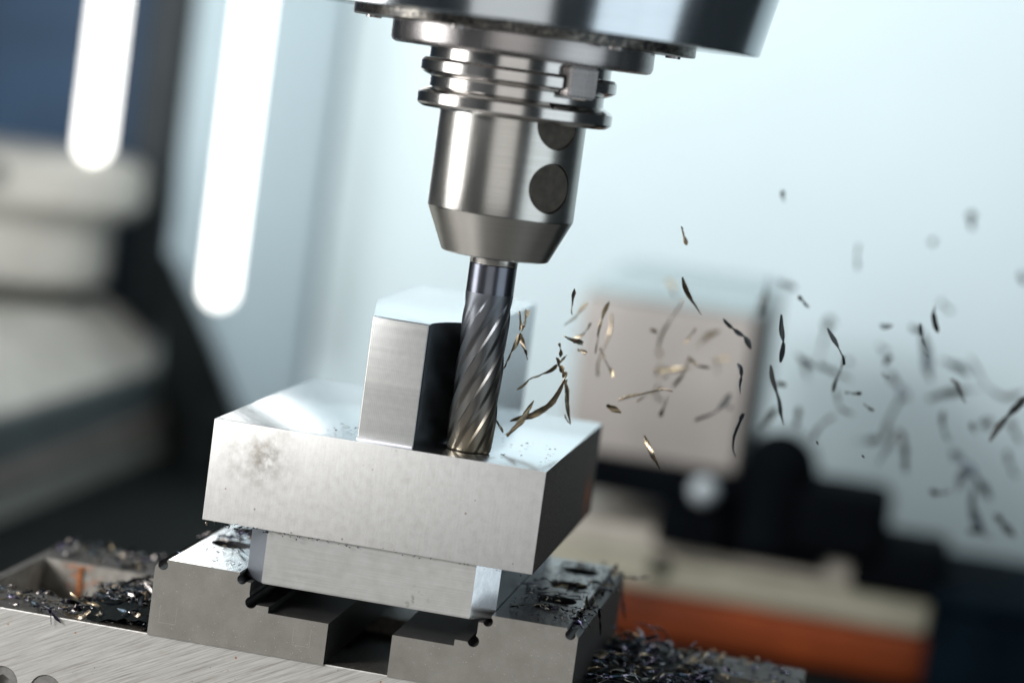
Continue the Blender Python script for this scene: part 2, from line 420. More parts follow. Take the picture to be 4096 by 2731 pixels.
CHIPS = [
  ([(108.9,36.8,57.5),(108.0,42.3,54.5),(107.3,47.7,50.6),(106.7,53.2,47.6)], 1.1, 'short dark chip hanging upright, topmost of those beside the cutter', None),
  ([(105.0,105.2,47.4),(103.9,100.1,45.2),(103.3,95.0,43.4),(103.1,89.9,42.2),(100.6,84.8,39.9)], 1.0, 'slightly soft bent chip just below the topmost upright chip', None),
  ([(117.5,68.3,52.2),(116.0,69.2,47.3),(115.2,70.0,41.5),(115.1,70.8,37.3),(114.9,71.7,33.1)], 1.1, 'long bright golden chip standing upright before the tan box edge', None),
  ([(113.5,112.3,44.2),(114.0,111.4,39.0),(113.2,110.5,33.6),(111.9,109.5,28.6),(111.4,108.6,24.9),(112.2,107.7,20.8)], 1.1, 'pale soft chip bending down behind the long golden chip', None),
  ([(114.0,86.8,33.6),(116.1,85.9,30.4),(118.2,85.0,27.7),(119.9,84.1,25.9),(120.9,83.2,24.3)], 0.9, 'soft brown chip slanting down to the box from the golden chip', None),
  ([(91.1,36.9,47.2),(92.0,36.0,43.7),(92.7,35.1,40.9)], 1.5, 'short fan-ended chip, one upper arm of the cross beside the flutes', None),
  ([(92.6,46.1,47.0),(93.2,38.0,43.7),(94.0,29.9,41.4)], 1.5, 'bright split-ended chip, other upper arm of the cross beside the flutes', None),
  ([(93.1,34.9,40.1),(92.2,34.5,37.4),(90.8,34.0,33.3),(89.8,33.5,30.2),(89.1,33.1,27.2)], 1.3, 'curved chip running down from the cross to touch the cutter edge', None),
  ([(92.2,40.5,39.1),(93.4,38.7,36.7),(94.7,37.0,34.6),(95.8,35.3,33.2),(96.7,33.5,31.7)], 1.2, 'short twisted chip, lower arm of the cross beside the flutes', None),
  ([(108.8,28.7,42.0),(110.6,37.6,40.6),(111.0,46.4,39.2),(111.8,55.3,37.6)], 1.4, 'short split chip lying nearly level above the scatter beside the cutter', None),
  ([(110.4,79.1,42.8),(109.4,79.7,40.3),(107.8,80.3,37.9),(105.3,80.9,36.5)], 1.1, 'blurred bent chip rising from the short level split chip', None),
  ([(110.9,51.4,36.0),(112.5,50.0,35.8),(114.4,48.6,35.1)], 1.1, 'tiny brown chip below the short level split chip', None),
  ([(105.0,45.1,37.4),(106.0,44.0,35.7),(106.5,42.9,33.1)], 1.2, 'tiny dark leaf-shaped chip just above the joined chip pair', None),
  ([(108.0,46.7,33.6),(107.5,44.0,32.7),(106.9,41.3,31.2)], 0.6, 'hair-thin chip end sticking out beside the leaf-shaped chip', None),
  ([(104.9,44.2,32.5),(106.7,41.4,30.3),(108.7,38.6,28.7),(110.2,35.8,27.4)], 1.5, 'wide stubby chip at the top of the joined chip tangle', None),
  ([(106.2,39.6,30.8),(104.1,38.9,28.7),(100.5,38.3,26.3),(98.3,37.7,25.2),(96.2,37.1,22.9),(94.1,36.4,20.7)], 1.5, 'long arched chip sweeping left towards the cutter from the tangle', None),
  ([(110.3,34.1,28.0),(109.3,34.6,24.7),(108.2,35.2,21.5),(106.2,35.7,17.6),(103.0,36.3,14.6),(100.2,36.8,12.4),(96.3,37.4,10.9),(93.2,37.9,9.3)], 1.5, 'longest curled chip drooping above the plate beside the cutter', None),
  ([(108.8,45.0,25.3),(110.1,44.5,21.8),(110.6,44.0,17.9),(111.7,43.5,14.1),(113.2,43.0,10.8)], 1.2, 'long thin chip hanging straight down above the plate corner', None),
  ([(110.9,42.2,13.8),(111.4,46.0,12.0),(112.0,49.8,10.0)], 0.9, 'tiny chip splinter at the foot of the long hanging chip', None),
  ([(100.8,33.8,18.1),(99.2,33.4,14.8),(97.8,33.0,11.2),(96.4,32.6,8.8),(93.5,32.2,4.9)], 1.3, 'dark twisted chip crossing under the longest curled chip', None),
  ([(89.7,26.9,10.7),(91.2,27.0,8.4),(92.9,27.1,6.6)], 1.4, 'bright little chip at the cutter foot touching the plate', None),
  ([(143.1,53.8,65.5),(144.1,56.9,62.0),(145.7,60.0,58.5),(147.8,63.1,55.6),(150.2,66.2,52.6)], 1.2, 'two-lobed dark chip flying over the upper edge of the tan box', None),
  ([(135.7,147.8,50.9),(133.5,148.9,45.5),(131.2,150.0,41.2),(129.3,151.1,36.4),(128.1,152.2,30.0)], 1.0, 'long soft chip slanting down across the upper part of the tan box', 'slightly soft chips flying in front of the tan box'),
  ([(128.6,112.0,40.6),(130.0,110.0,40.3),(131.5,108.0,40.2)], 1.2, 'tiny bright flake touching the long slanting chip on the tan box', 'slightly soft chips flying in front of the tan box'),
  ([(145.1,110.7,43.5),(143.6,110.0,40.9),(142.0,109.3,37.4)], 1.0, 'short soft slanting chip between the tiny bright flake and the long bent chip', 'slightly soft chips flying in front of the tan box'),
  ([(157.5,72.8,51.8),(160.3,73.9,49.5),(163.6,75.0,47.4),(166.0,76.1,45.9),(168.1,77.2,42.3)], 1.2, 'long bent chip before the upper corner of the tan box', None),
  ([(148.5,182.3,37.3),(143.1,187.4,33.8),(140.7,192.6,30.7),(137.8,197.7,26.9)], 1.2, 'soft blurred chip slanting below the long bent chip at the box corner', 'slightly soft chips flying in front of the tan box'),
  ([(142.9,121.1,31.7),(145.3,120.4,29.5),(147.6,119.6,28.6),(151.8,118.9,29.1)], 1.0, 'soft dark chip bending to level in the middle of the tan box', 'slightly soft chips flying in front of the tan box'),
  ([(129.2,141.0,23.0),(132.6,140.3,23.4),(137.0,139.7,24.0),(142.9,139.0,25.7)], 1.0, 'straight level chip crossing above the long pale level chip', 'slightly soft chips flying in front of the tan box'),
  ([(142.6,126.0,30.2),(141.3,128.7,25.4),(139.6,131.3,21.6),(137.8,134.0,18.2)], 1.0, 'soft chip dropping from the bent dark chip across the straight level one', 'slightly soft chips flying in front of the tan box'),
  ([(150.3,223.5,23.0),(147.6,220.0,21.9),(144.2,216.5,21.2)], 1.4, 'short blurred level chip just beside the upright bronze chip', 'slightly soft chips flying in front of the tan box'),
  ([(165.1,66.2,37.7),(166.6,65.6,36.0),(167.2,65.0,33.6),(167.3,64.4,30.7),(167.7,63.8,27.7)], 1.1, 'upright bronze chip near the shaded edge of the tan box', None),
  ([(144.1,66.5,24.5),(140.7,67.9,24.4),(137.1,69.3,23.1),(132.6,70.7,21.0),(128.6,72.1,19.5),(125.0,73.5,17.7)], 1.3, 'long pale chip lying level across the middle of the tan box', None),
  ([(129.4,87.7,16.3),(132.7,89.2,19.0),(135.5,90.8,20.6),(137.7,92.3,22.4)], 1.0, 'soft chip lying close under the long pale level chip', 'slightly soft chips flying in front of the tan box'),
  ([(123.3,54.6,18.0),(125.5,55.0,17.0),(128.5,55.4,15.8)], 1.3, 'short stout chip just above the far plate corner', None),
  ([(139.0,107.3,18.1),(138.0,109.1,14.5),(137.1,110.9,11.5),(136.7,112.7,9.0)], 1.0, 'soft bronze chip slanting down from the end of the long pale level chip', 'slightly soft chips flying in front of the tan box'),
  ([(158.4,151.3,17.0),(156.9,145.7,13.5),(155.3,140.0,11.1),(152.3,134.3,9.0),(148.4,128.7,7.6)], 1.3, 'long soft arched chip in the lower half of the tan box', 'slightly soft chips flying in front of the tan box'),
  ([(169.6,65.9,20.8),(168.5,67.5,16.3),(167.7,69.2,12.4),(167.5,70.8,9.1),(167.8,72.5,6.3),(168.6,74.1,4.3)], 1.2, 'long sagging chip low at the shaded edge of the tan box', None),
  ([(137.2,58.8,8.8),(138.9,56.9,6.3),(141.1,55.0,3.3),(142.6,53.1,1.8),(145.1,51.2,-0.8)], 1.3, 'lone chip falling lowest in front of the tan box', None),
  ([(121.6,216.7,22.7),(123.7,212.2,20.5),(124.4,207.8,17.4),(124.2,203.3,12.8)], 1.2, 'blurred wavy chip hanging under the long slanting chip on the box', 'slightly soft chips flying in front of the tan box'),
  ([(132.1,148.9,18.4),(133.0,150.0,19.3),(133.7,151.1,19.7)], 1.0, 'tiny soft chip between the straight level chip and the long pale one', 'slightly soft chips flying in front of the tan box'),
  ([(127.9,177.2,13.2),(126.8,179.1,9.1),(128.4,180.9,6.8),(130.2,182.8,6.4)], 1.0, 'blurred hook-shaped chip curling under the long pale level chip', 'slightly soft chips flying in front of the tan box'),
  ([(155.1,191.8,7.5),(155.9,190.0,7.2),(157.0,188.2,6.5)], 1.0, 'tiny blurred speck of chip beside the long arched chip', 'slightly soft chips flying in front of the tan box'),
  ([(116.9,264.3,48.1),(119.8,260.0,44.5),(122.2,255.7,41.5)], 1.6, 'pale blurred chip above the box beside the two-lobed dark chip', 'slightly soft chips flying in front of the tan box'),
  ([(146.5,229.9,15.1),(146.2,230.0,18.7),(145.4,230.1,20.4)], 1.2, 'short blurred chip hanging under the short level one near the bronze chip', 'slightly soft chips flying in front of the tan box'),
  ([(139.5,60.2,82.3),(140.3,60.1,80.2),(141.3,59.9,78.1),(142.5,59.8,76.2)], 1.2, 'single small chip flying alone high over the tan box', None),
  ([(166.8,144.4,96.4),(167.0,150.0,94.2),(167.5,155.6,91.9)], 1.1, 'tiny soft chip, highest of all the flying chips', None),
  ([(194.5,257.0,74.6),(194.4,260.0,69.0),(195.6,263.0,63.4)], 1.2, 'lone blurred upright chip high over the wall between box and picture edge', 'softly blurred chips over the pale wall'),
  ([(239.3,329.2,92.4),(240.1,330.0,88.5),(241.6,330.8,84.5)], 2, 'faint strongly blurred chip far back against the pale wall', 'faint strongly blurred chips over the pale wall'),
  ([(223.6,325.6,77.6),(224.5,330.0,77.2),(225.7,334.4,76.9)], 2, 'faint strongly blurred chip far back against the pale wall', 'faint strongly blurred chips over the pale wall'),
  ([(158.7,270.8,55.5),(158.1,270.3,47.8),(157.3,269.7,43.3),(157.7,269.2,38.5)], 1.4, 'blurred slanting chip at the top corner of the tan box', 'softly blurred chips over the pale wall'),
  ([(161.9,283.7,52.7),(166.3,280.0,52.2),(170.8,276.3,50.6)], 1.4, 'blurred chip pointing from the box corner to the short dark chip', 'softly blurred chips over the pale wall'),
  ([(180.5,107.7,60.9),(182.3,110.0,59.2),(184.8,112.3,57.1)], 1.1, 'short dark chip just past the top corner of the tan box', None),
  ([(178.1,57.7,57.5),(178.7,58.8,52.6),(180.0,60.0,48.3),(180.1,61.2,44.6),(180.0,62.3,40.8)], 1.2, 'sharp black upright chip just beside the box edge', None),
  ([(194.0,65.9,54.6),(196.8,65.4,50.8),(198.9,65.0,48.1),(200.4,64.6,45.7),(201.5,64.1,43.0)], 1.2, 'sharp black slanting chip in mid air past the box', None),
  ([(199.5,108.1,41.7),(199.4,106.6,37.9),(198.7,105.0,34.7),(198.0,103.4,31.9),(197.9,101.9,29.0)], 1.2, 'dark chip hanging from the end of the black slanting chip', None),
  ([(176.2,74.1,38.1),(177.2,74.5,33.9),(179.0,74.8,30.1),(181.0,75.2,25.8),(182.3,75.5,21.9),(183.6,75.9,17.8)], 1.2, 'long jointed black chip below the sharp upright one', None),
  ([(174.6,160.0,21.8),(176.7,150.0,23.5),(179.1,140.0,24.6)], 1.2, 'small level blurred chip branching off the long jointed black chip', 'softly blurred chips over the pale wall'),
  ([(176.3,257.2,25.5),(180.1,260.0,22.4),(184.1,262.8,20.0)], 1.5, 'soft blurred chip between the upright and the slanting sharp black chips', 'softly blurred chips over the pale wall'),
  ([(184.8,278.0,20.3),(189.4,279.3,18.7),(194.0,280.7,17.0),(199.9,282.0,15.4)], 1.5, 'long blurred bluish chip passing behind the black slanting chip', 'softly blurred chips over the pale wall'),
  ([(183.3,366.6,33.8),(183.1,362.2,26.3),(182.4,357.8,18.3),(182.3,353.4,13.9)], 1.9, 'faint strongly blurred chip far back against the pale wall', 'faint strongly blurred chips over the pale wall'),
  ([(182.5,379.8,32.0),(185.2,380.0,30.0),(183.8,380.2,33.4)], 1.9, 'faint strongly blurred chip far back against the pale wall', 'faint strongly blurred chips over the pale wall'),
  ([(202.0,108.9,29.0),(205.0,105.0,29.4),(208.1,101.1,30.2)], 1.1, 'short level black chip below the slanting black chip', None),
  ([(209.4,107.0,26.1),(211.1,110.0,24.8),(213.2,113.0,23.4)], 1.2, 'stubby black chip below the short level one', None),
  ([(194.4,248.1,13.3),(196.2,242.7,9.8),(198.2,237.3,7.2),(203.6,231.9,6.6)], 1.5, 'blurred hooked chip below the short level black chip', 'softly blurred chips over the pale wall'),
  ([(195.0,263.7,0.8),(192.2,261.2,-1.9),(189.6,258.8,-5.0),(187.9,256.3,-9.0)], 1.5, 'blurred arched chip reaching down to the domed black knob', 'softly blurred chips over the pale wall'),
  ([(172.9,227.2,5.4),(169.8,230.0,0.2),(166.6,232.8,-5.2)], 1.5, 'blurred slanting chip between box edge and domed knob', 'softly blurred chips over the pale wall'),
  ([(181.0,235.4,5.8),(181.0,240.0,0.8),(180.3,244.6,-3.9)], 1.2, 'blurred upright chip standing over the domed black knob', 'softly blurred chips over the pale wall'),
  ([(210.6,158.6,51.2),(212.1,150.0,50.8),(215.1,141.4,52.6)], 1.2, 'small bent chip level with the black hooked chip but nearer the box', 'softly blurred chips over the pale wall'),
  ([(225.0,112.0,57.4),(225.9,111.0,53.7),(227.2,110.0,50.7),(228.5,109.0,48.2),(230.2,108.0,46.1)], 1.3, 'black hooked chip high in the spray near the picture edge', None),
  ([(220.6,258.7,44.1),(223.1,260.0,42.9),(225.6,261.3,42.0)], 1.6, 'short blurred chip crossing the top of the black hooked chip', 'softly blurred chips over the pale wall'),
  ([(229.0,122.4,63.4),(228.9,120.8,60.4),(230.0,119.2,57.4),(231.8,117.6,54.5)], 1.2, 'small dark curl right above the black hooked chip', None),
  ([(215.4,203.6,35.7),(214.2,210.0,32.8),(213.1,216.4,30.7)], 1.2, 'small blurred chip under the small bent one', 'softly blurred chips over the pale wall'),
  ([(213.7,134.8,35.3),(214.9,130.0,34.7),(216.3,125.2,34.4)], 1.2, 'tiny brownish chip below the small bent chip and its blurred neighbour', 'softly blurred chips over the pale wall'),
  ([(208.4,328.6,28.4),(210.3,330.0,26.8),(212.2,331.4,25.2)], 1.9, 'faint strongly blurred chip far back against the pale wall', 'faint strongly blurred chips over the pale wall'),
  ([(214.4,334.2,16.3),(219.4,330.0,11.4),(224.5,325.8,6.0)], 2.2, 'faint strongly blurred chip far back against the pale wall', 'faint strongly blurred chips over the pale wall'),
  ([(221.9,324.4,7.2),(219.1,328.1,-1.1),(217.7,331.9,-7.6),(216.6,335.6,-14.1)], 2, 'faint strongly blurred chip far back against the pale wall', 'faint strongly blurred chips over the pale wall'),
  ([(231.8,330.1,51.6),(234.6,330.0,49.5),(237.8,329.9,47.4)], 1.9, 'faint strongly blurred chip far back against the pale wall', 'faint strongly blurred chips over the pale wall'),
  ([(225.9,331.5,36.0),(229.6,330.5,26.8),(231.7,329.5,20.3),(234.2,328.5,15.1)], 2.2, 'faint strongly blurred chip far back against the pale wall', 'faint strongly blurred chips over the pale wall'),
  ([(239.0,136.9,36.5),(241.2,133.4,35.6),(242.6,130.0,33.3),(243.7,126.6,31.4),(245.3,123.1,30.2)], 1.2, 'dark curled chip at the height of the box middle near picture edge', None),
  ([(233.1,323.3,7.9),(240.4,327.8,11.5),(248.0,332.2,13.6),(255.7,336.7,15.0)], 2, 'faint strongly blurred chip far back against the pale wall', 'faint strongly blurred chips over the pale wall'),
  ([(247.9,327.0,29.0),(252.8,328.5,22.5),(257.7,330.0,16.3),(266.3,331.5,12.3),(274.2,333.0,16.2)], 2.1, 'faint strongly blurred chip far back against the pale wall', 'faint strongly blurred chips over the pale wall'),
  ([(256.6,137.0,15.8),(259.3,138.5,21.6),(261.5,140.0,25.6),(264.7,141.5,29.8),(267.4,143.0,33.9)], 1.4, 'long dark slanting chip cut off by the picture edge', None),
  ([(239.4,245.4,12.0),(240.5,248.5,7.0),(241.8,251.5,3.1),(244.3,254.6,-0.6)], 1.6, 'blurred hooked chip standing below the dark curled chip', 'softly blurred chips over the pale wall'),
  ([(250.8,208.6,13.6),(251.3,210.0,10.7),(252.8,211.4,9.2)], 1.2, 'small blurred stub between the blurred hook and the long dark slanting chip', 'softly blurred chips over the pale wall'),
  ([(203.6,332.6,-16.7),(210.3,330.0,-14.9),(215.8,327.4,-13.4)], 1.9, 'faint strongly blurred chip far back against the pale wall', 'faint strongly blurred chips over the pale wall'),
  ([(222.6,283.2,-2.7),(219.7,281.1,-9.0),(216.8,278.9,-14.8),(215.8,276.8,-19.7)], 1.7, 'leg of the forked blurred pair that slants towards the clamp', 'softly blurred chips over the pale wall'),
  ([(222.5,293.2,-3.9),(225.6,291.1,-9.3),(227.3,288.9,-14.4),(228.7,286.8,-21.5)], 1.8, 'upright leg of the forked blurred pair above the clamp', 'softly blurred chips over the pale wall'),
  ([(238.8,214.5,-16.9),(242.7,220.0,-17.8),(247.1,225.5,-16.6)], 1.5, 'dark blurred level chip low over the wall near the navy box', 'softly blurred chips over the pale wall'),
  ([(246.7,335.8,-14.9),(252.9,331.9,-18.3),(259.5,328.1,-24.8),(266.3,324.2,-32.3)], 2.4, 'faint strongly blurred chip far back against the pale wall', 'faint strongly blurred chips over the pale wall'),
  ([(252.1,292.4,-15.3),(251.5,290.0,-20.7),(250.9,287.6,-25.8)], 1.8, 'blurred slanting chip beside the dark level one near the navy box', 'softly blurred chips over the pale wall'),
  ([(256.8,291.3,-22.1),(257.4,290.4,-28.8),(259.7,289.6,-35.0),(265.1,288.7,-41.8)], 2, 'longest blurred dark chip, low above the navy box', 'softly blurred chips over the pale wall'),
  ([(258.5,289.1,-41.3),(264.0,290.0,-41.7),(269.2,290.9,-43.8)], 2, 'blurred chip crossing the foot of the longest dark one above the navy box', 'softly blurred chips over the pale wall'),
  ([(266.3,237.7,-25.4),(269.8,240.0,-28.9),(276.1,242.3,-33.8)], 1.6, 'blurred slanting chip lowest at the picture edge above the navy box', 'softly blurred chips over the pale wall'),
  ([(269.8,335.0,2.8),(272.2,330.0,-1.0),(275.6,325.0,-5.9)], 1.9, 'faint strongly blurred chip far back against the pale wall', 'faint strongly blurred chips over the pale wall'),
  ([(258.4,336.9,-2.3),(260.2,330.0,0.5),(261.9,323.1,3.0)], 1.9, 'faint strongly blurred chip far back against the pale wall', 'faint strongly blurred chips over the pale wall'),
  ([(236.2,330.0,25.8),(241.8,330.0,24.4),(245.4,330.0,23.0),(249.3,330.0,20.1)], 1.9, 'faint strongly blurred chip far back against the pale wall', 'faint strongly blurred chips over the pale wall'),
  ([(265.1,325.1,69.2),(266.3,330.0,66.8),(267.3,334.9,64.1)], 1.9, 'faint strongly blurred chip far back against the pale wall', 'faint strongly blurred chips over the pale wall'),
  ([(270.7,327.0,-10.1),(274.1,330.0,-16.9),(277.1,333.0,-21.4)], 1.9, 'faint strongly blurred chip far back against the pale wall', 'faint strongly blurred chips over the pale wall'),
  ([(194.9,329.1,19.3),(196.7,330.0,18.3),(198.0,330.9,17.3)], 1.9, 'faint strongly blurred chip far back against the pale wall', 'faint strongly blurred chips over the pale wall'),
  ([(177.0,331.3,15.2),(178.7,330.0,10.9),(179.8,328.7,7.1)], 1.9, 'faint strongly blurred chip far back against the pale wall', 'faint strongly blurred chips over the pale wall'),
  ([(196.3,58.8,16.2),(196.6,60.0,15.4),(197.0,61.2,14.9)], 0.5, 'tiny sharp speck beside the top of the domed knob', 'softly blurred chips over the pale wall'),
  ([(212.2,61.0,13.5),(212.8,60.0,13.3),(213.2,59.0,13.2)], 0.6, 'tiny sharp speck over the wall beside the clamp', 'softly blurred chips over the pale wall'),
]
LYING = [
  ([(-65.9,17.1,-75.3),(-61.0,13.9,-75.3),(-55.3,8.2,-74.5),(-49.7,-0.8,-73.1),(-48.2,-0.8,-75.1),(-47.6,-0.8,-78.7)], 1.1, 'dark blue bent chip draped over the vise front edge', None),
  ([(-53.7,6.8,-74.5),(-48.5,-0.8,-74.1),(-46.6,-0.8,-75.9),(-44.3,-0.8,-77.5)], 1.0, 'dark chip branching off the draped one, hanging over the front edge', None),
  ([(-70.0,16.2,-75.3),(-67.5,14.6,-75.3),(-64.6,13.8,-75.3)], 1.5, 'pale blue flake on the vise rail close to the picture edge', None),
  ([(-34.2,4.5,-75.3),(-32.4,7.3,-75.3),(-30.1,9.9,-75.3)], 1.0, 'straight silver chip lying level on the rail before the heap', None),
  ([(-35.2,12.4,-74.0),(-33.6,13.5,-74.0),(-32.0,15.2,-74.0)], 0.9, 'short silver chip lying behind the straight level one', None),
  ([(-58.9,7.3,-75.3),(-57.0,7.1,-75.3),(-55.4,8.2,-75.3)], 1.0, 'glinting chip lying beside the draped chip', None),
  ([(-36.3,40.1,-70.0),(-34.4,41.4,-69.0),(-32.3,44.9,-68.0),(-25.0,37.1,-67.0)], 1.3, 'pale arched chip crowning the heap beside the jaw', None),
  ([(-25.3,18.6,-71.0),(-23.3,19.5,-71.0),(-20.3,20.3,-71.0)], 1.2, 'pinkish straight chip low on the heap touching the jaw', None),
  ([(-25.5,10.3,-75.3),(-23.9,10.9,-75.3),(-22.1,11.5,-75.3)], 1.0, 'short bluish chip at the foot of the jaw', None),
  ([(-78.4,87.3,-72.0),(-75.3,86.6,-70.0),(-71.7,82.7,-68.0),(-69.8,86.6,-66.0)], 1.5, 'blurred pale chip sticking up from the rear rail', None),
  ([(111.4,26.7,-49.7),(114.3,26.2,-49.7),(117.3,26.4,-49.7),(119.9,28.7,-49.7)], 1.0, 'violet chip lying level on the dark jaw top', None),
  ([(124.7,30.2,-49.0),(127.3,30.1,-49.0),(130.1,34.2,-49.0)], 0.9, 'teal chip lying across the corner of the dark jaw top', None),
  ([(99.7,52.6,-49.0),(103.2,55.8,-49.0),(108.2,59.8,-49.0)], 0.7, 'thin black chip reaching from the tenon onto the jaw top', None),
  ([(132.5,37.3,-50.0),(132.8,41.5,-54.4),(133.0,47.3,-60.7)], 1.0, 'pale blue upright chip hanging on the jaw end face', None),
  ([(127.3,27.6,-50.5),(130.0,21.6,-51.0),(132.9,14.5,-51.5)], 1.1, 'black chip jutting out of the jaw corner groove', None),
  ([(129.2,17.3,-51.2),(130.4,14.3,-51.6),(131.4,11.9,-52.0)], 1.6, 'small golden flake caught in the jaw corner groove', None),
  ([(130.4,112.0,-52.0),(133.8,114.0,-52.1),(137.2,116.0,-52.2),(140.9,118.0,-51.5)], 1.0, 'chip sticking out level beyond the far jaw corner', None),
  ([(130.0,88.7,-50.5),(131.6,87.7,-51.5),(133.0,86.0,-52.4)], 1.3, 'pink chip lying on the upper jaw end edge', None),
  ([(127.5,118.0,-51.5),(128.0,118.0,-49.8),(128.1,118.0,-48.3)], 1.6, 'dark stub chip standing on the far jaw corner', None),
  ([(132.1,112.0,-53.7),(132.2,110.0,-58.0),(133.6,108.0,-63.0),(135.2,106.0,-66.7)], 1.1, 'long dark chip hanging down the far end of the jaw', None),
  ([(138.0,95.0,-67.3),(140.5,93.0,-69.4),(143.4,92.0,-72.7)], 1.6, 'pale violet chip leaning at the top of the swarf heap', None),
  ([(-19.2,66.0,-54.3),(-15.5,64.0,-52.4),(-11.9,62.0,-50.3)], 0.9, 'pink-tipped chip poking out past the bright jaw top edge', None),
  ([(4.4,35.5,-49.0),(8.5,27.6,-49.0),(11.6,23.3,-49.0)], 0.9, 'dark curl lying on the bright jaw top beside the tenon', None),
  ([(-6.9,52.1,-49.0),(-3.7,50.3,-49.0),(-1.2,52.9,-49.0),(0.6,57.6,-48.5)], 1.0, 'black wavy chip behind the screw hole on the bright jaw top', None),
  ([(-2.8,48.3,-49.0),(-3.8,57.2,-49.0),(-3.4,61.6,-49.0)], 0.8, 'short black chip under the plate edge on the bright jaw top', None),
]
t = empty('corner_post', (-391, 1175, -400)); tag(t, 'dark vertical post between the two glowing tubes', 'post')
box('post_body', (-411, -360, 1150, 1200, -400, 800), MT['post'], t, bevel=6, seg=3)
box('post_seal', (-367, -361, 1143, 1149, -400, 800), MT['grey'], t, bevel=1.5)

t = empty('corner_guard', (-320, 1060, -400)); tag(t, 'dark blurred guard at the foot of the dark post beside the cream cover', 'guard')
from_bm(prism_bm([(-300, -400), (-262, -400), (-262, -205), (-280, -165), (-308, -115), (-336, -72), (-349, -52), (-349.5, -100), (-346, -140), (-330, -205), (-300, -300)], 1078, 1086), 'guard_plate', MT['lower'], t)
from_bm(prism_bm([(-300, -206), (-246, -206), (-246, -190), (-256, -178), (-280, -160), (-294, -158), (-300, -175)], 1020, 1070), 'guard_block', MT['lower'], t)

def tube_lamp(x, y, z0, z1, r, label):
    t = empty('tube_lamp', (x, y, z0)); tag(t, label, 'tube lamp', 'upright tube lamps')
    prof = [(0.01, z0)] + [(r * math.sin(a), z0 + r - r * math.cos(a)) for a in [math.pi / 2 * k / 8 for k in range(1, 9)]] + [(r, z1), (0.01, z1)]
    from_bm(lathe_bm(prof, x, y, 32, closed=False), 'glass_tube', MT['tube'], t, smooth=True, angle=60)
    from_bm(lathe_bm([(0.01, z1 + 1), (r * 1.08, z1 + 1), (r * 1.08, z1 + 24), (0.01, z1 + 24)], x, y, 32), 'end_cap', MT['post'], t, smooth=True)
    box('mounting_clip', (x - 3, x + 3, y + r + .5, y + r + 9, 320, 340), MT['post'], t, bevel=.8)
tube_lamp(-268, 945, -70, 520, 10.6, 'glowing white tube lamp hanging before the pale wall beside the dark post')
tube_lamp(-402, 1030, 15, 520, 11.0, 'glowing tube standing for a reflection in front of the dark blue panel above the cream drum')  # reflection of the other tube, built as a second glowing tube

# stepped machine bed running away along the side, with a round drum standing on it
t = empty('way_cover', (-450, 750, -400)); tag(t, 'blurred cream sloping cover over dark steps running away beside the pale wall', 'machine cover')
from_bm(prism_bm([(-640, -143), (-351, -143), (-351, -140), (-356, -136), (-408, -101), (-414, -99), (-640, -99)], 380, 1131), 'sloped_cover', MT['cream'], t)
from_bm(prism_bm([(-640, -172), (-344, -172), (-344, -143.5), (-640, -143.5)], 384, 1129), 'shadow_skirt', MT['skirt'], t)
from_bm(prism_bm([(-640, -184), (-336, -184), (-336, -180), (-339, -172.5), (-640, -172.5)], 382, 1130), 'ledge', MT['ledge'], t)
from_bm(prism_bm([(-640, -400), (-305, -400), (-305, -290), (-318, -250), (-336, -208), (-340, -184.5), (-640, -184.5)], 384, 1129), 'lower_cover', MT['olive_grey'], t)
t = empty('cream_drum', (-470, 1050, -98.5)); tag(t, 'blurred cream round drum with a wide flange under the shorter glowing tube', 'drum')
from_bm(lathe_bm([(0.01, 14), (94, 14), (103, 6), (103, -18), (94, -28), (0.01, -28)], -470, 1050, 72), 'flange_disc', MT['cream'], t, smooth=True)
from_bm(lathe_bm([(0.01, -28.5), (80, -28.5), (80, -78), (72, -84), (0.01, -84)], -470, 1050, 72), 'neck', MT['cream'], t, smooth=True)
from_bm(lathe_bm([(0.01, -84.5), (62, -84.5), (62, -98.5), (0.01, -98.5)], -470, 1050, 72), 'foot_ring', MT['grey'], t, smooth=True)
from_bm(cyl_bm((-445, 948, 0), (0, 1, 0), 7, 6, 24), 'port', MT['grey'], t, smooth=True)

# things standing on the table behind, towards the other side
t = empty('tan_box', (76, 710, -95)); tag(t, 'blurred tan box with a shaded side standing on the black plinth', 'box')
o = box('box_body', (25, 130, 700, 900, -95, -1), [MT['tan'], MT['tan_shaded']], t, bevel=2.5, seg=3)
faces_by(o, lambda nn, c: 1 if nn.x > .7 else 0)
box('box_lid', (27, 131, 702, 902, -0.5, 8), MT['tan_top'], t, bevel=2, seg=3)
box('box_hinge', (60, 100, 903, 907, -6, 4), MT['tan_shaded'], t, bevel=1)
t = empty('black_plinth', (80, 720, -136)); tag(t, 'blurred low black plinth under the tan box', 'plinth')
box('plinth_top', (34, 136, 694, 905, -118, -95.5), MT['blackp'], t, bevel=3, seg=3)
box('plinth_foot', (88, 128, 688, 880, -143, -118.5), MT['blackp'], t, bevel=3, seg=3)
t = empty('glint_ball', (113, 676, -114)); tag(t, 'small blurred white ball standing for a glint in front of the black plinth', 'glint')  # ball and stem added to stand for a blurred glint
bm = bmesh.new(); bmesh.ops.create_uvsphere(bm, u_segments=24, v_segments=14, radius=8.5)
bmesh.ops.translate(bm, vec=(114.5, 676, -104), verts=bm.verts); from_bm(bm, 'ball', MT['white'], t, smooth=True, angle=80)
from_bm(cyl_bm((114.5, 682, -109), (0, .8, -.6), 2.4, 16, 16), 'stem', MT['blackp'], t, smooth=True)
t = empty('black_clamp', (180, 715, -136)); tag(t, 'blurred black stepped clamp with a domed knob beside the tan box', 'clamp')
dome = [(0.01, -66)] + [(23 * math.sin(a), -89 + 23 * math.cos(a)) for a in [math.pi / 2 * k / 8 for k in range(1, 9)]] + [(24, -112), (24, -136), (0.01, -136)]
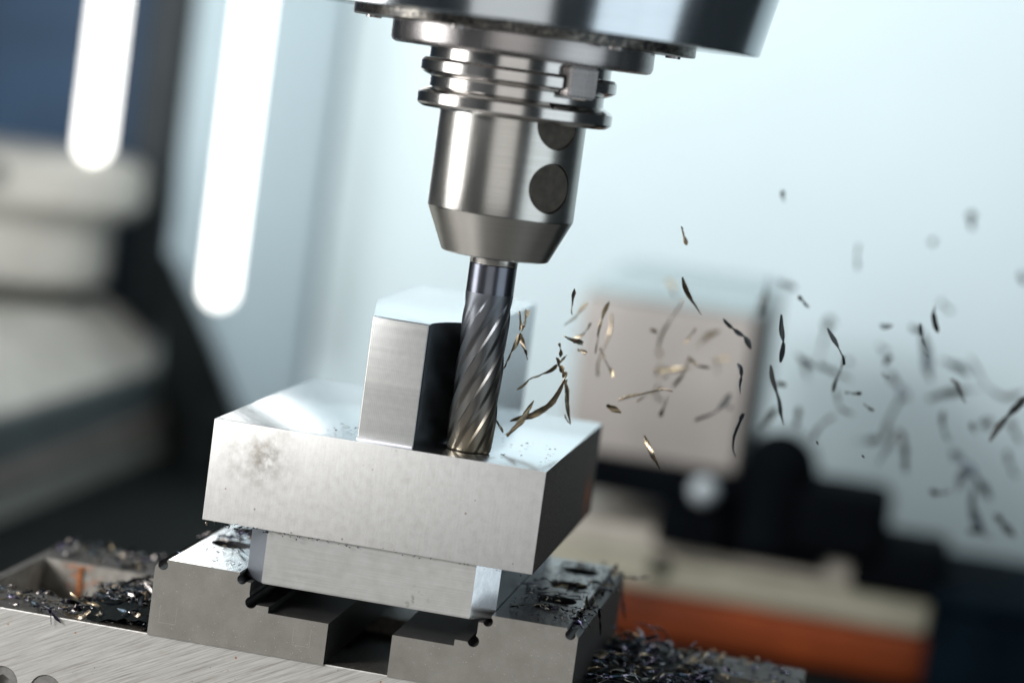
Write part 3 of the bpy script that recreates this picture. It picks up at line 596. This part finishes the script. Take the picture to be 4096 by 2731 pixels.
from_bm(lathe_bm(dome, 155, 712, 40, closed=False), 'domed_knob', MT['blackp'], t, smooth=True)
box('clamp_arm', (168, 224, 690, 760, -136, -94), MT['blackp'], t, bevel=8, seg=4)
box('clamp_heel', (206, 262, 694, 760, -151.5, -120), MT['blackp'], t, bevel=5, seg=3)
box('clamp_web', (124, 190, 700, 740, -146, -112), MT['blackp'], t, bevel=4, seg=3)
t = empty('fixture_block', (150, 740, -206)); tag(t, 'blurred beige stepped fixture block lying under the black parts', 'block')
box('upper_step', (-60, 224, 706, 915, -152, -136.5), MT['beige'], t, bevel=3, seg=3)
box('lower_step', (-66, 256, 700, 918, -173, -152.5), MT['olive'], t, bevel=3, seg=3)
from_bm(cyl_bm((93, 699.5, -158), (0, 1, 0), 6, 3, 24), 'plug_screw', MT['blackp'], t, smooth=True)
t = empty('orange_tray', (150, 740, -206)); tag(t, 'blurred orange plastic tray under the beige block', 'tray')
box('tray_wall', (-70, 258, 692, 870, -201, -174), MT['orange'], t, bevel=4, seg=3)
box('tray_foot', (-60, 250, 700, 860, -206, -201.5), MT['blackp'], t, bevel=1)
t = empty('navy_box', (330, 720, -206)); tag(t, 'blurred dark navy box at the picture corner beside the orange tray', 'box')
box('box_body', (256, 420, 676, 840, -206, -150.5), MT['navy'], t, bevel=6, seg=3)
box('box_rim', (254, 422, 674, 842, -150, -142), MT['navy'], t, bevel=3, seg=3)

# ------------------------------------------------------------------ vise
vise = empty('vise', (58.5, 58, -206)); tag(vise, 'steel machine vise with two stepped jaws holding the workpiece', 'vise')
body = box('vise_body', (-86, 203, 0.6, 117, -206, -76), [MT['body'], MT['oily'], MT['cast']], vise, bevel=.5)
SC = [(-63.2, -101.8, 5.3), (-47.4, -102.2, 5.3)]
cut(body, [box_bm(-82, 199, 28, 86, -112, -70)] + [cyl_bm((x, 0, z), (0, 1, 0), r + .35, 12, 40) for x, z, r in SC], flat=True)
def bm_(nn, c):
    if nn.z > .6: return 1
    if c.y > 20: return 2
    return 0
faces_by(body, bm_)
for x, z, r in SC:
    s = from_bm(cyl_bm((x, 3.6, z), (0, 1, 0), r, 5, 40), 'socket_screw', MT['socket'], vise, smooth=True)
    cut(s, [cyl_bm((x, 0, z), (0, 1, 0), 2.75, 8, 6)], 20)
    from_bm(cyl_bm((x, 4.4, z), (0, 1, 0), 2.7, .6, 6), 'hex_socket', MT['black'], s)
box('gib_seam', (-68.6, -66.6, 85.2, 85.9, -108, -77), MT['rust'], vise)
box('slide_block', (-20, 138, 29, 85, -111.5, -82), MT['oily'], vise, bevel=.8)

def arc(cx, cz, r, a0, a1, n=10):
    return [(cx + r * math.cos(math.radians(a0 + (a1 - a0) * k / n)), cz + r * math.sin(math.radians(a0 + (a1 - a0) * k / n))) for k in range(n + 1)]
# outline of the jaw in x (from the vise centre line outwards) and z
half = [(11.0, -76.4), (11.0, -62.2), (32.0, -62.2), (32.0, -60.1), (36.0, -60.1)] + \
       arc(38.2, -59.6, 2.0, 195, 430, 14) + [(39.1, -56.5), (39.1, -53.0), (40.4, -53.0)] + arc(42.2, -52.3, 1.7, 205, 415, 12) + \
       [(43.3, -50.1), (68.4, -50.0)] + arc(69.9, -52.0, 1.75, 128, 390, 14) + [(72.6, -52.9), (72.6, -76.4)]
HOLES = ((58.6, 42), (58.6, 70), (58.6, 99))
def jaw(sign):
    poly = [(58.5 + sign * x, z) for x, z in half]
    bm = prism_bm(poly, 0, 118)
    j = from_bm(bm, 'jaw', [MT['jaw'], MT['jaw_top'] if sign < 0 else MT['jaw_top_oily_dim'], MT['jaw_side'], MT['black']], vise)
    cut(j, [cyl_bm((58.5 + sign * x, y, -50), (0, 0, 1), 6.9, 20, 36) for x, y in HOLES], flat=True)
    def pick(nn, c):
        for x, y in HOLES:
            if (c.x - 58.5 - sign * x) ** 2 + (c.y - y) ** 2 < 7.2 ** 2 and c.z < -50.6: return 3
        if nn.y < -.7: return 0
        if nn.z > .6 and c.z > -53: return 1
        return 2
    faces_by(j, pick)
    for x, y in HOLES:
        s = from_bm(cyl_bm((58.5 + sign * x, y, -57.6), (0, 0, 1), 6.0, 4.4, 30), 'cap_screw', MT['jaw_side'], j, smooth=True)
    return j
jl = jaw(-1); jr = jaw(1)
tag(jl, 'jaw with a bright reflecting top'); tag(jr, 'jaw with a dark chip-strewn top')
for x0, x1, z0, z1 in ((-10.6, -4.8, -71.6, -65.6), (36.0, 42.0, -71.3, -65.2)):
    bm = bmesh.new(); wd = .055
    for q in ((x0, x1, z0 - wd, z0 + wd), (x0 - wd, x0 + wd, z0 + wd, z1), (x1 - wd, x1 + wd, z0 + wd, z1)):
        b2 = box_bm(q[0], q[1], -0.03, 0.05, q[2], q[3]); me = bpy.data.meshes.new('x'); b2.to_mesh(me); b2.free(); bm.from_mesh(me); bpy.data.meshes.remove(me)
    from_bm(bm, 'etched_mark', MT['etch'], jl)

# ------------------------------------------------------------------ workpiece
wp = empty('workpiece', (56.6, 68, -52.7)); tag(wp, 'bright milled steel block with plate, upright boss and clamped tenon', 'workpiece')
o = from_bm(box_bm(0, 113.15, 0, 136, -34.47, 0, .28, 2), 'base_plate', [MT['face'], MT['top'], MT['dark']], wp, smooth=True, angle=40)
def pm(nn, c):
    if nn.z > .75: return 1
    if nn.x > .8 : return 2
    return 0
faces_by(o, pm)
poly = [(48.2, 3.6), (67.3, 3.6)] + [(67.3 + 14.7 * (1 - math.cos(math.pi / 2 * k / 16)), 3.6 + 24.5 * math.sin(math.pi / 2 * k / 16)) for k in range(1, 17)] + [(82.0, 135.2), (36.8, 135.2), (36.8, 60), (38.2, 54), (41.5, 38), (45, 20), (47.3, 9)]
bm = plan_bm(poly, 0.02, 41.6)
bev = [e for e in bm.edges if (e.verts[0].co.z > 40 and e.verts[1].co.z > 40) or (abs(e.verts[0].co.y - 3.6) < .01 and abs(e.verts[1].co.y - 3.6) < .01)]
bmesh.ops.bevel(bm, geom=bev, offset=.45, segments=3, affect='EDGES', profile=.5)
o = from_bm(bm, 'upright_boss', [MT['bfront'], MT['top'], MT['bside']], wp, smooth=True, angle=28)
faces_by(o, lambda nn, c: 1 if nn.z > .25 else (0 if (nn.y < -.6 and c.y < 4.5) else 2))
# thin fillet bead at the boss foot, its highlight put into the colour
from_bm(cyl_bm((57.6, 3.5, 0.25), (1, 0, 0), .75, 19.0, 14), 'foot_fillet', MT['bead'], wp, smooth=True)
tp = [(22.6, 1.6), (94.2, 1.6), (101.5, 8.9), (101.5, 126), (94.2, 133.3), (22.6, 133.3), (15.4, 126), (15.4, 8.9)]
bm = plan_bm(tp, -52.95, -34.4)
bmesh.ops.bevel(bm, geom=[e for e in bm.edges if e.verts[0].co.z < -50 and e.verts[1].co.z < -50], offset=.5, segments=2, affect='EDGES')
o = from_bm(bm, 'clamping_tenon', [MT['tenon'], MT['chamfer_dark'], MT['top'], MT['dark']], wp, smooth=True, angle=28)
def tm(nn, c):
    if nn.y < -.9: return 0
    if nn.x < -.5 and nn.y < -.5: return 1
    if nn.x > .5 and nn.y < -.5: return 2
    return 1
faces_by(o, tm)

# ------------------------------------------------------------------ end mill, holder, spindle
AX, AY = 83.3, 19.0
mill = empty('end_mill', (AX, AY, 0.3)); tag(mill, 'dark coated spiral fluted end mill standing on the plate beside the boss', 'end mill')
def flute_r(u):
    if u < .30: return 1 - .025 * u / .30
    if u < .60:
        k = (u - .30) / .30; k = k * k * (3 - 2 * k); return .975 - .085 * k
    if u < .92: return .89 + .012 * (u - .60) / .32
    return .902 + .098 * (u - .92) / .08
bm = bmesh.new(); NA, NZ, R0, PITCH, NF = 216, 110, 8.0, 98.0, 6
rows = []
for j in range(NZ + 1):
    z = 0.35 + (53.5 - 0.35) * j / NZ
    fade = 1.0 if z < 43 else max(0.0, 1 - (z - 43) / 10.5); fade = fade * fade * (3 - 2 * fade)
    tw = 2 * math.pi * z / PITCH
    row = []
    for i in range(NA):
        a = 2 * math.pi * i / NA
        u = ((NF * a / (2 * math.pi)) % 1.0)
        r = R0 * (1 - (1 - flute_r(u)) * fade)
        if j == 0: r *= .955
        row.append(bm.verts.new((AX + r * math.cos(a + tw + .5), AY + r * math.sin(a + tw + .5), z if j else 0.3)))
    rows.append(row)
for j in range(NZ):
    for i in range(NA):
        k = (i + 1) % NA
        bm.faces.new((rows[j][i], rows[j][k], rows[j + 1][k], rows[j + 1][i]))
bm.faces.new(list(reversed(rows[0]))); bm.faces.new(rows[-1])
from_bm(bm, 'flutes', MT['carbide'], mill, smooth=True, angle=42)
from_bm(lathe_bm([(0.01, 53.4), (7.98, 53.4), (7.98, 63.0), (7.7, 63.2), (0.01, 63.2)], AX, AY, 64), 'shank', MT['shank'], mill, smooth=True)
from_bm(lathe_bm([(0.01, 63.25), (7.9, 63.25), (8.05, 63.5), (8.05, 72), (0.01, 72)], AX, AY, 64), 'bright_collar', MT['carbide_bright'], mill, smooth=True)

hold = empty('tool_holder', (AX, AY, 65.3)); tag(hold, 'steel tool holder with cone end and double flange gripping the end mill', 'tool holder')
hb = from_bm(lathe_bm([(8.2, 66.0), (17.2, 65.9), (18.0, 66.3), (18.4, 67.2), (24.15, 79.9), (24.4, 80.6), (24.4, 112.2), (8.2, 112.2)], AX, AY, 160), 'holder_body', [MT['holder']], hold)
def radial(phi): return Vector((math.sin(phi), -math.cos(phi), 0))
PH = math.radians(48.5); rd = radial(PH)
axis0 = Vector((AX, AY, 0))
cut(hb, [cyl_bm(axis0 + rd * 24 + Vector((0, 0, z)), rd, 8.3, 13.0, 64) for z in (91.4,)] + [cyl_bm(axis0 + rd * 24 + Vector((0, 0, 112.2)), rd, 8.3, 13.0, 64)], 25)
for z in (91.4, 111.5):
    c = axis0 + rd * 21.9 + Vector((0, 0, z))
    bm = cyl_bm(c, rd, 8.1, 1.8, 48)
    s = from_bm(bm, 'set_screw', MT['screw'], hold, smooth=True)
fl = [(20, 112.3), (30.6, 112.3), (32.1, 113.2), (32.5, 113.9), (32.5, 117.0), (31.6, 117.9), (29.0, 119.2), (29.0, 122.4), (31.4, 123.4), (32.6, 124.3), (32.6, 127.4), (31.7, 128.4), (20, 128.4)]
flo = from_bm(lathe_bm(fl, AX, AY, 160), 'gripper_flange', MT['flange'], hold, smooth=True, angle=25)
KEY = math.radians(47)
kd = radial(KEY); kt = Vector((-kd.y, kd.x, 0))
def key_box(scale_w, r0, r1, z0, z1, sgn):
    bm = bmesh.new(); bmesh.ops.create_cube(bm, size=1)
    for v in bm.verts:
        r = r0 if v.co.x < 0 else r1
        v.co = axis0 + kd * (sgn * r) + kt * (v.co.y * scale_w) + Vector((0, 0, z0 if v.co.z < 0 else z1))
    return bm
cut(flo, [key_box(13.0, 25, 40, 121.0, 131.0, s) for s in (1, -1)], 25)
from_bm(lathe_bm([(20, 128.5), (30.2, 128.5), (30.2, 133.5), (20, 133.5)], AX, AY, 128), 'neck', MT['flange'], hold, smooth=True, angle=25)

sp = empty('spindle_head', (AX, AY, 131.9)); tag(sp, 'polished steel spindle head entering from the top of the picture', 'spindle')
from_bm(lathe_bm([(30.4, 131.9), (41.8, 131.9), (43.1, 132.5), (43.6, 133.8), (43.6, 139.2), (30.4, 139.2)], AX, AY, 160), 'nose_ring', MT['nose'], sp, smooth=True, angle=25)
for s in (1, -1):
    bm = key_box(11.6, 29.4, 34.6, 121.6, 131.8, s)
    bmesh.ops.bevel(bm, geom=list(bm.edges), offset=.7, segments=3, affect='EDGES')
    from_bm(bm, 'drive_key', MT['nose'], sp, smooth=True)
from_bm(lathe_bm([(30.4, 139.3), (56.4, 139.3), (56.8, 139.7), (56.8, 142.3), (30.4, 142.3)], AX, AY, 160), 'face_ring', MT['grimy'], sp, smooth=True, angle=25)
from_bm(lathe_bm([(30.4, 142.4), (76.8, 142.4), (77.6, 142.9), (81.4, 162.5), (92, 215), (92, 300), (30.4, 300)], AX, AY, 192), 'housing', MT['chrome'], sp, smooth=True, angle=20)
rnd = random.Random(5)
for k in range(6):
    a = math.radians(15 + 60 * k)
    s = from_bm(cyl_bm((AX + 50 * math.cos(a), AY + 50 * math.sin(a), 138.9), (0, 0, 1), 2.6, .8, 20), 'ring_screw', MT['nose'], sp, smooth=True)

# ------------------------------------------------------------------ chips
def catmull(P, per=3):
    P = [Vector(p) for p in P]; out = []
    Q = [P[0] * 2 - P[1]] + P + [P[-1] * 2 - P[-2]]
    for i in range(1, len(Q) - 2):
        for k in range(per):
            t = k / per
            a, b, c, d = Q[i - 1], Q[i], Q[i + 1], Q[i + 2]
            out.append(0.5 * ((2 * b) + (c - a) * t + (2 * a - 5 * b + 4 * c - d) * t * t + (3 * b - a - 3 * c + d) * t ** 3))
    out.append(P[-1]); return out

def ribbon(bm, P, width, rng, thick=.16, per=3, twist=None, mi=0):
    pts = catmull(P, per); n = len(pts)
    tw0 = rng.uniform(0, math.pi); tw = twist if twist is not None else rng.uniform(.8, 2.6) * rng.choice((-1, 1))
    lobes = rng.choice((1, 1, 2, 2, 3)); e0, e1 = rng.choice((.25, .3, .35, .9)), rng.choice((.2, .25, .3, .7))
    prev = None; rows = []
    for i, p in enumerate(pts):
        t = i / (n - 1)
        d = (pts[min(i + 1, n - 1)] - pts[max(i - 1, 0)]).normalized()
        if prev is None: a = d.orthogonal().normalized()
        else: a = (prev - d * prev.dot(d)).normalized()
        prev = a; b = d.cross(a)
        an = tw0 + tw * t
        s = a * math.cos(an) + b * math.sin(an); q = d.cross(s)
        prof = abs(math.sin(math.pi * lobes * t)) ** .75 * .72 + .28
        wv = width * .5 * max(prof, e0 if t < .08 else 0, e1 if t > .92 else 0) * rng.uniform(.82, 1.15)
        if i == 0 or i == n - 1: wv *= rng.uniform(.5, 1.05)
        h = thick * .5
        curl = q * (wv * .35)
        rows.append([bm.verts.new(p + s * wv + q * h + curl), bm.verts.new(p + q * h), bm.verts.new(p - s * wv + q * h + curl), bm.verts.new(p - s * wv - q * h + curl), bm.verts.new(p - q * h), bm.verts.new(p + s * wv - q * h + curl)])
    for i in range(n - 1):
        for k in range(6):
            m = (k + 1) % 6
            bm.faces.new((rows[i][k], rows[i][m], rows[i + 1][m], rows[i + 1][k])).material_index = mi
    bm.faces.new(list(reversed(rows[0]))).material_index = mi; bm.faces.new(rows[-1]).material_index = mi

def chip_object(P, width, mat, label, group, seed, name='metal_chip', thick=.16):
    rng = random.Random(seed)
    c = Vector((0, 0, 0))
    for p in P: c += Vector(p)
    c /= len(P)
    bm = bmesh.new(); ribbon(bm, [Vector(p) - c for p in P], width, rng, thick)
    o = from_bm(bm, name, mat, None, smooth=True, angle=50)
    o.location = c * S
    tag(o, label, 'chip', group); return o

for k, (P, wd, label, group) in enumerate(CHIPS):
    far = P[0][1] > 95 or P[0][0] > 200 
    chip_object(P, wd * (1.6 if P[0][0] < 125 and P[0][1] < 60 else 1.5 if P[0][1] < 120 else 2.1), MT['chip_far'] if P[0][0] > 152 else MT['chip'], label, group or 'flying chips that can be told apart', 100 + k, thick=.2)
for k, (P, wd, label, group) in enumerate(LYING):
    chip_object(P, wd, MT['chip_blue'], label, 'loose chips lying on the vise', 900 + k)

# heaps of swarf: nobody could count them
def heap(name, label, spots, seed, mounds=()):
    rng = random.Random(seed); bm = bmesh.new()
    for (x0, x1, y0, y1, zf, n, l0, l1, tilt, w0) in spots:
        for _ in range(n):
            x, y = rng.uniform(x0, x1), rng.uniform(y0, y1)
            L = rng.uniform(l0, l1); az = rng.uniform(0, 2 * math.pi); el = rng.gauss(0, tilt)
            d = Vector((math.cos(az) * math.cos(el), math.sin(az) * math.cos(el), math.sin(el)))
            z = zf(x, y) + rng.uniform(0, 1.6) + abs(d.z) * L * .45
            sd = d.orthogonal().normalized() * rng.uniform(-.3, .3) * L
            c = Vector((x, y, z))
            ribbon(bm, [c - d * L / 2, c - d * L * .1 + sd, c + d * L / 2], w0 * rng.choice((.5, .8, 1.0, 1.2, 1.7)), rng, .14, 2, mi=rng.choice((0, 0, 0, 2, 3)))
    for (x0, x1, y0, y1, zf) in mounds:
        nx, ny = 26, 26; g = []
        for i in range(nx + 1):
            g.append([])
            for j in range(ny + 1):
                x = x0 + (x1 - x0) * i / nx; y = y0 + (y1 - y0) * j / ny
                g[i].append(bm.verts.new((x, y, zf(x, y) - .4 + noise.noise(Vector((x * .5, y * .5, 0))) * 1.2)))
        for i in range(nx):
            for j in range(ny):
                f = bm.faces.new((g[i][j], g[i + 1][j], g[i + 1][j + 1], g[i][j + 1])); f.material_index = 1
    o = from_bm(bm, name, [MT['chip_blue'], MT['lower'], MT['chip'], MT['chip_far']], None, smooth=True, angle=50)
    tag(o, label, 'swarf', None, 'stuff'); return o

flat = lambda x, y: -75.6
def hump(cx, cy, rx, ry, h, base=-76.0):
    return lambda x, y: base + h * max(0.0, 1 - ((x - cx) / rx) ** 2 - ((y - cy) / ry) ** 2)
hl = hump(-14, 30, 32, 38, 6.5)
hr = hump(131, 60, 42, 58, 3.0)
heap('swarf_heap', 'glittering heap of blued steel swarf against the bright-topped jaw', [
    (-46, -15, 4, 62, hl, 115, 3, 15, .18, 1.1), (-85, -44, 2, 27, flat, 60, 2, 6, .12, .8), (-48, -15, 1.5, 27, flat, 90, 1.5, 5, .15, .7)], 1, [(-48, -14.5, 3, 70, hl)])
heap('swarf_scatter', 'blurred glittering swarf strewn along the rear vise rail', [
    (-82, -18, 88, 116, flat, 110, 2, 7, .3, 1.2)], 2)
heap('swarf_heap', 'glittering heap of blued swarf beside the dark-topped jaw', [
    (132, 170, 20, 112, hr, 190, 3, 19, .16, 1.2), (165, 201, 60, 116, flat, 90, 2, 6, .15, .9)], 3, [(131.5, 172, 18, 116.5, hr)])
heap('swarf_scatter', 'fine dark swarf sprinkled on the dark jaw top and groove', [
    (104, 127, 4, 116, lambda x, y: -49.9, 120, 1, 6, .1, .55), (126, 131, 6, 112, lambda x, y: -51.5, 60, 2, 6, .4, .8)], 4)
heap('swarf_scatter', 'fine dark swarf sprinkled on the bright jaw top', [
    (-9, 14, 3, 70, lambda x, y: -49.9, 50, .6, 2.4, .1, .35), (-7, 8, 38, 66, lambda x, y: -49.8, 30, 2, 6, .2, .7)], 5)
heap('swarf_scatter', 'tiny dark splinters scattered on the milled plate beside the boss', [
    (86, 110, 10, 60, lambda x, y: 0.05, 18, .3, 1.1, .1, .25), (37, 46, 6, 26, lambda x, y: 0.05, 26, .3, 1.0, .1, .25)], 6)
heap('edge_crumbs', 'tiny dark crumbs stuck along the lower front edge of the plate', [
    (1, 34, -0.3, 1.2, lambda x, y: -36.0, 46, .4, 1.6, .5, .5), (36, 112, 0.1, 1.0, lambda x, y: -35.6, 40, .3, .8, .3, .3)], 7)
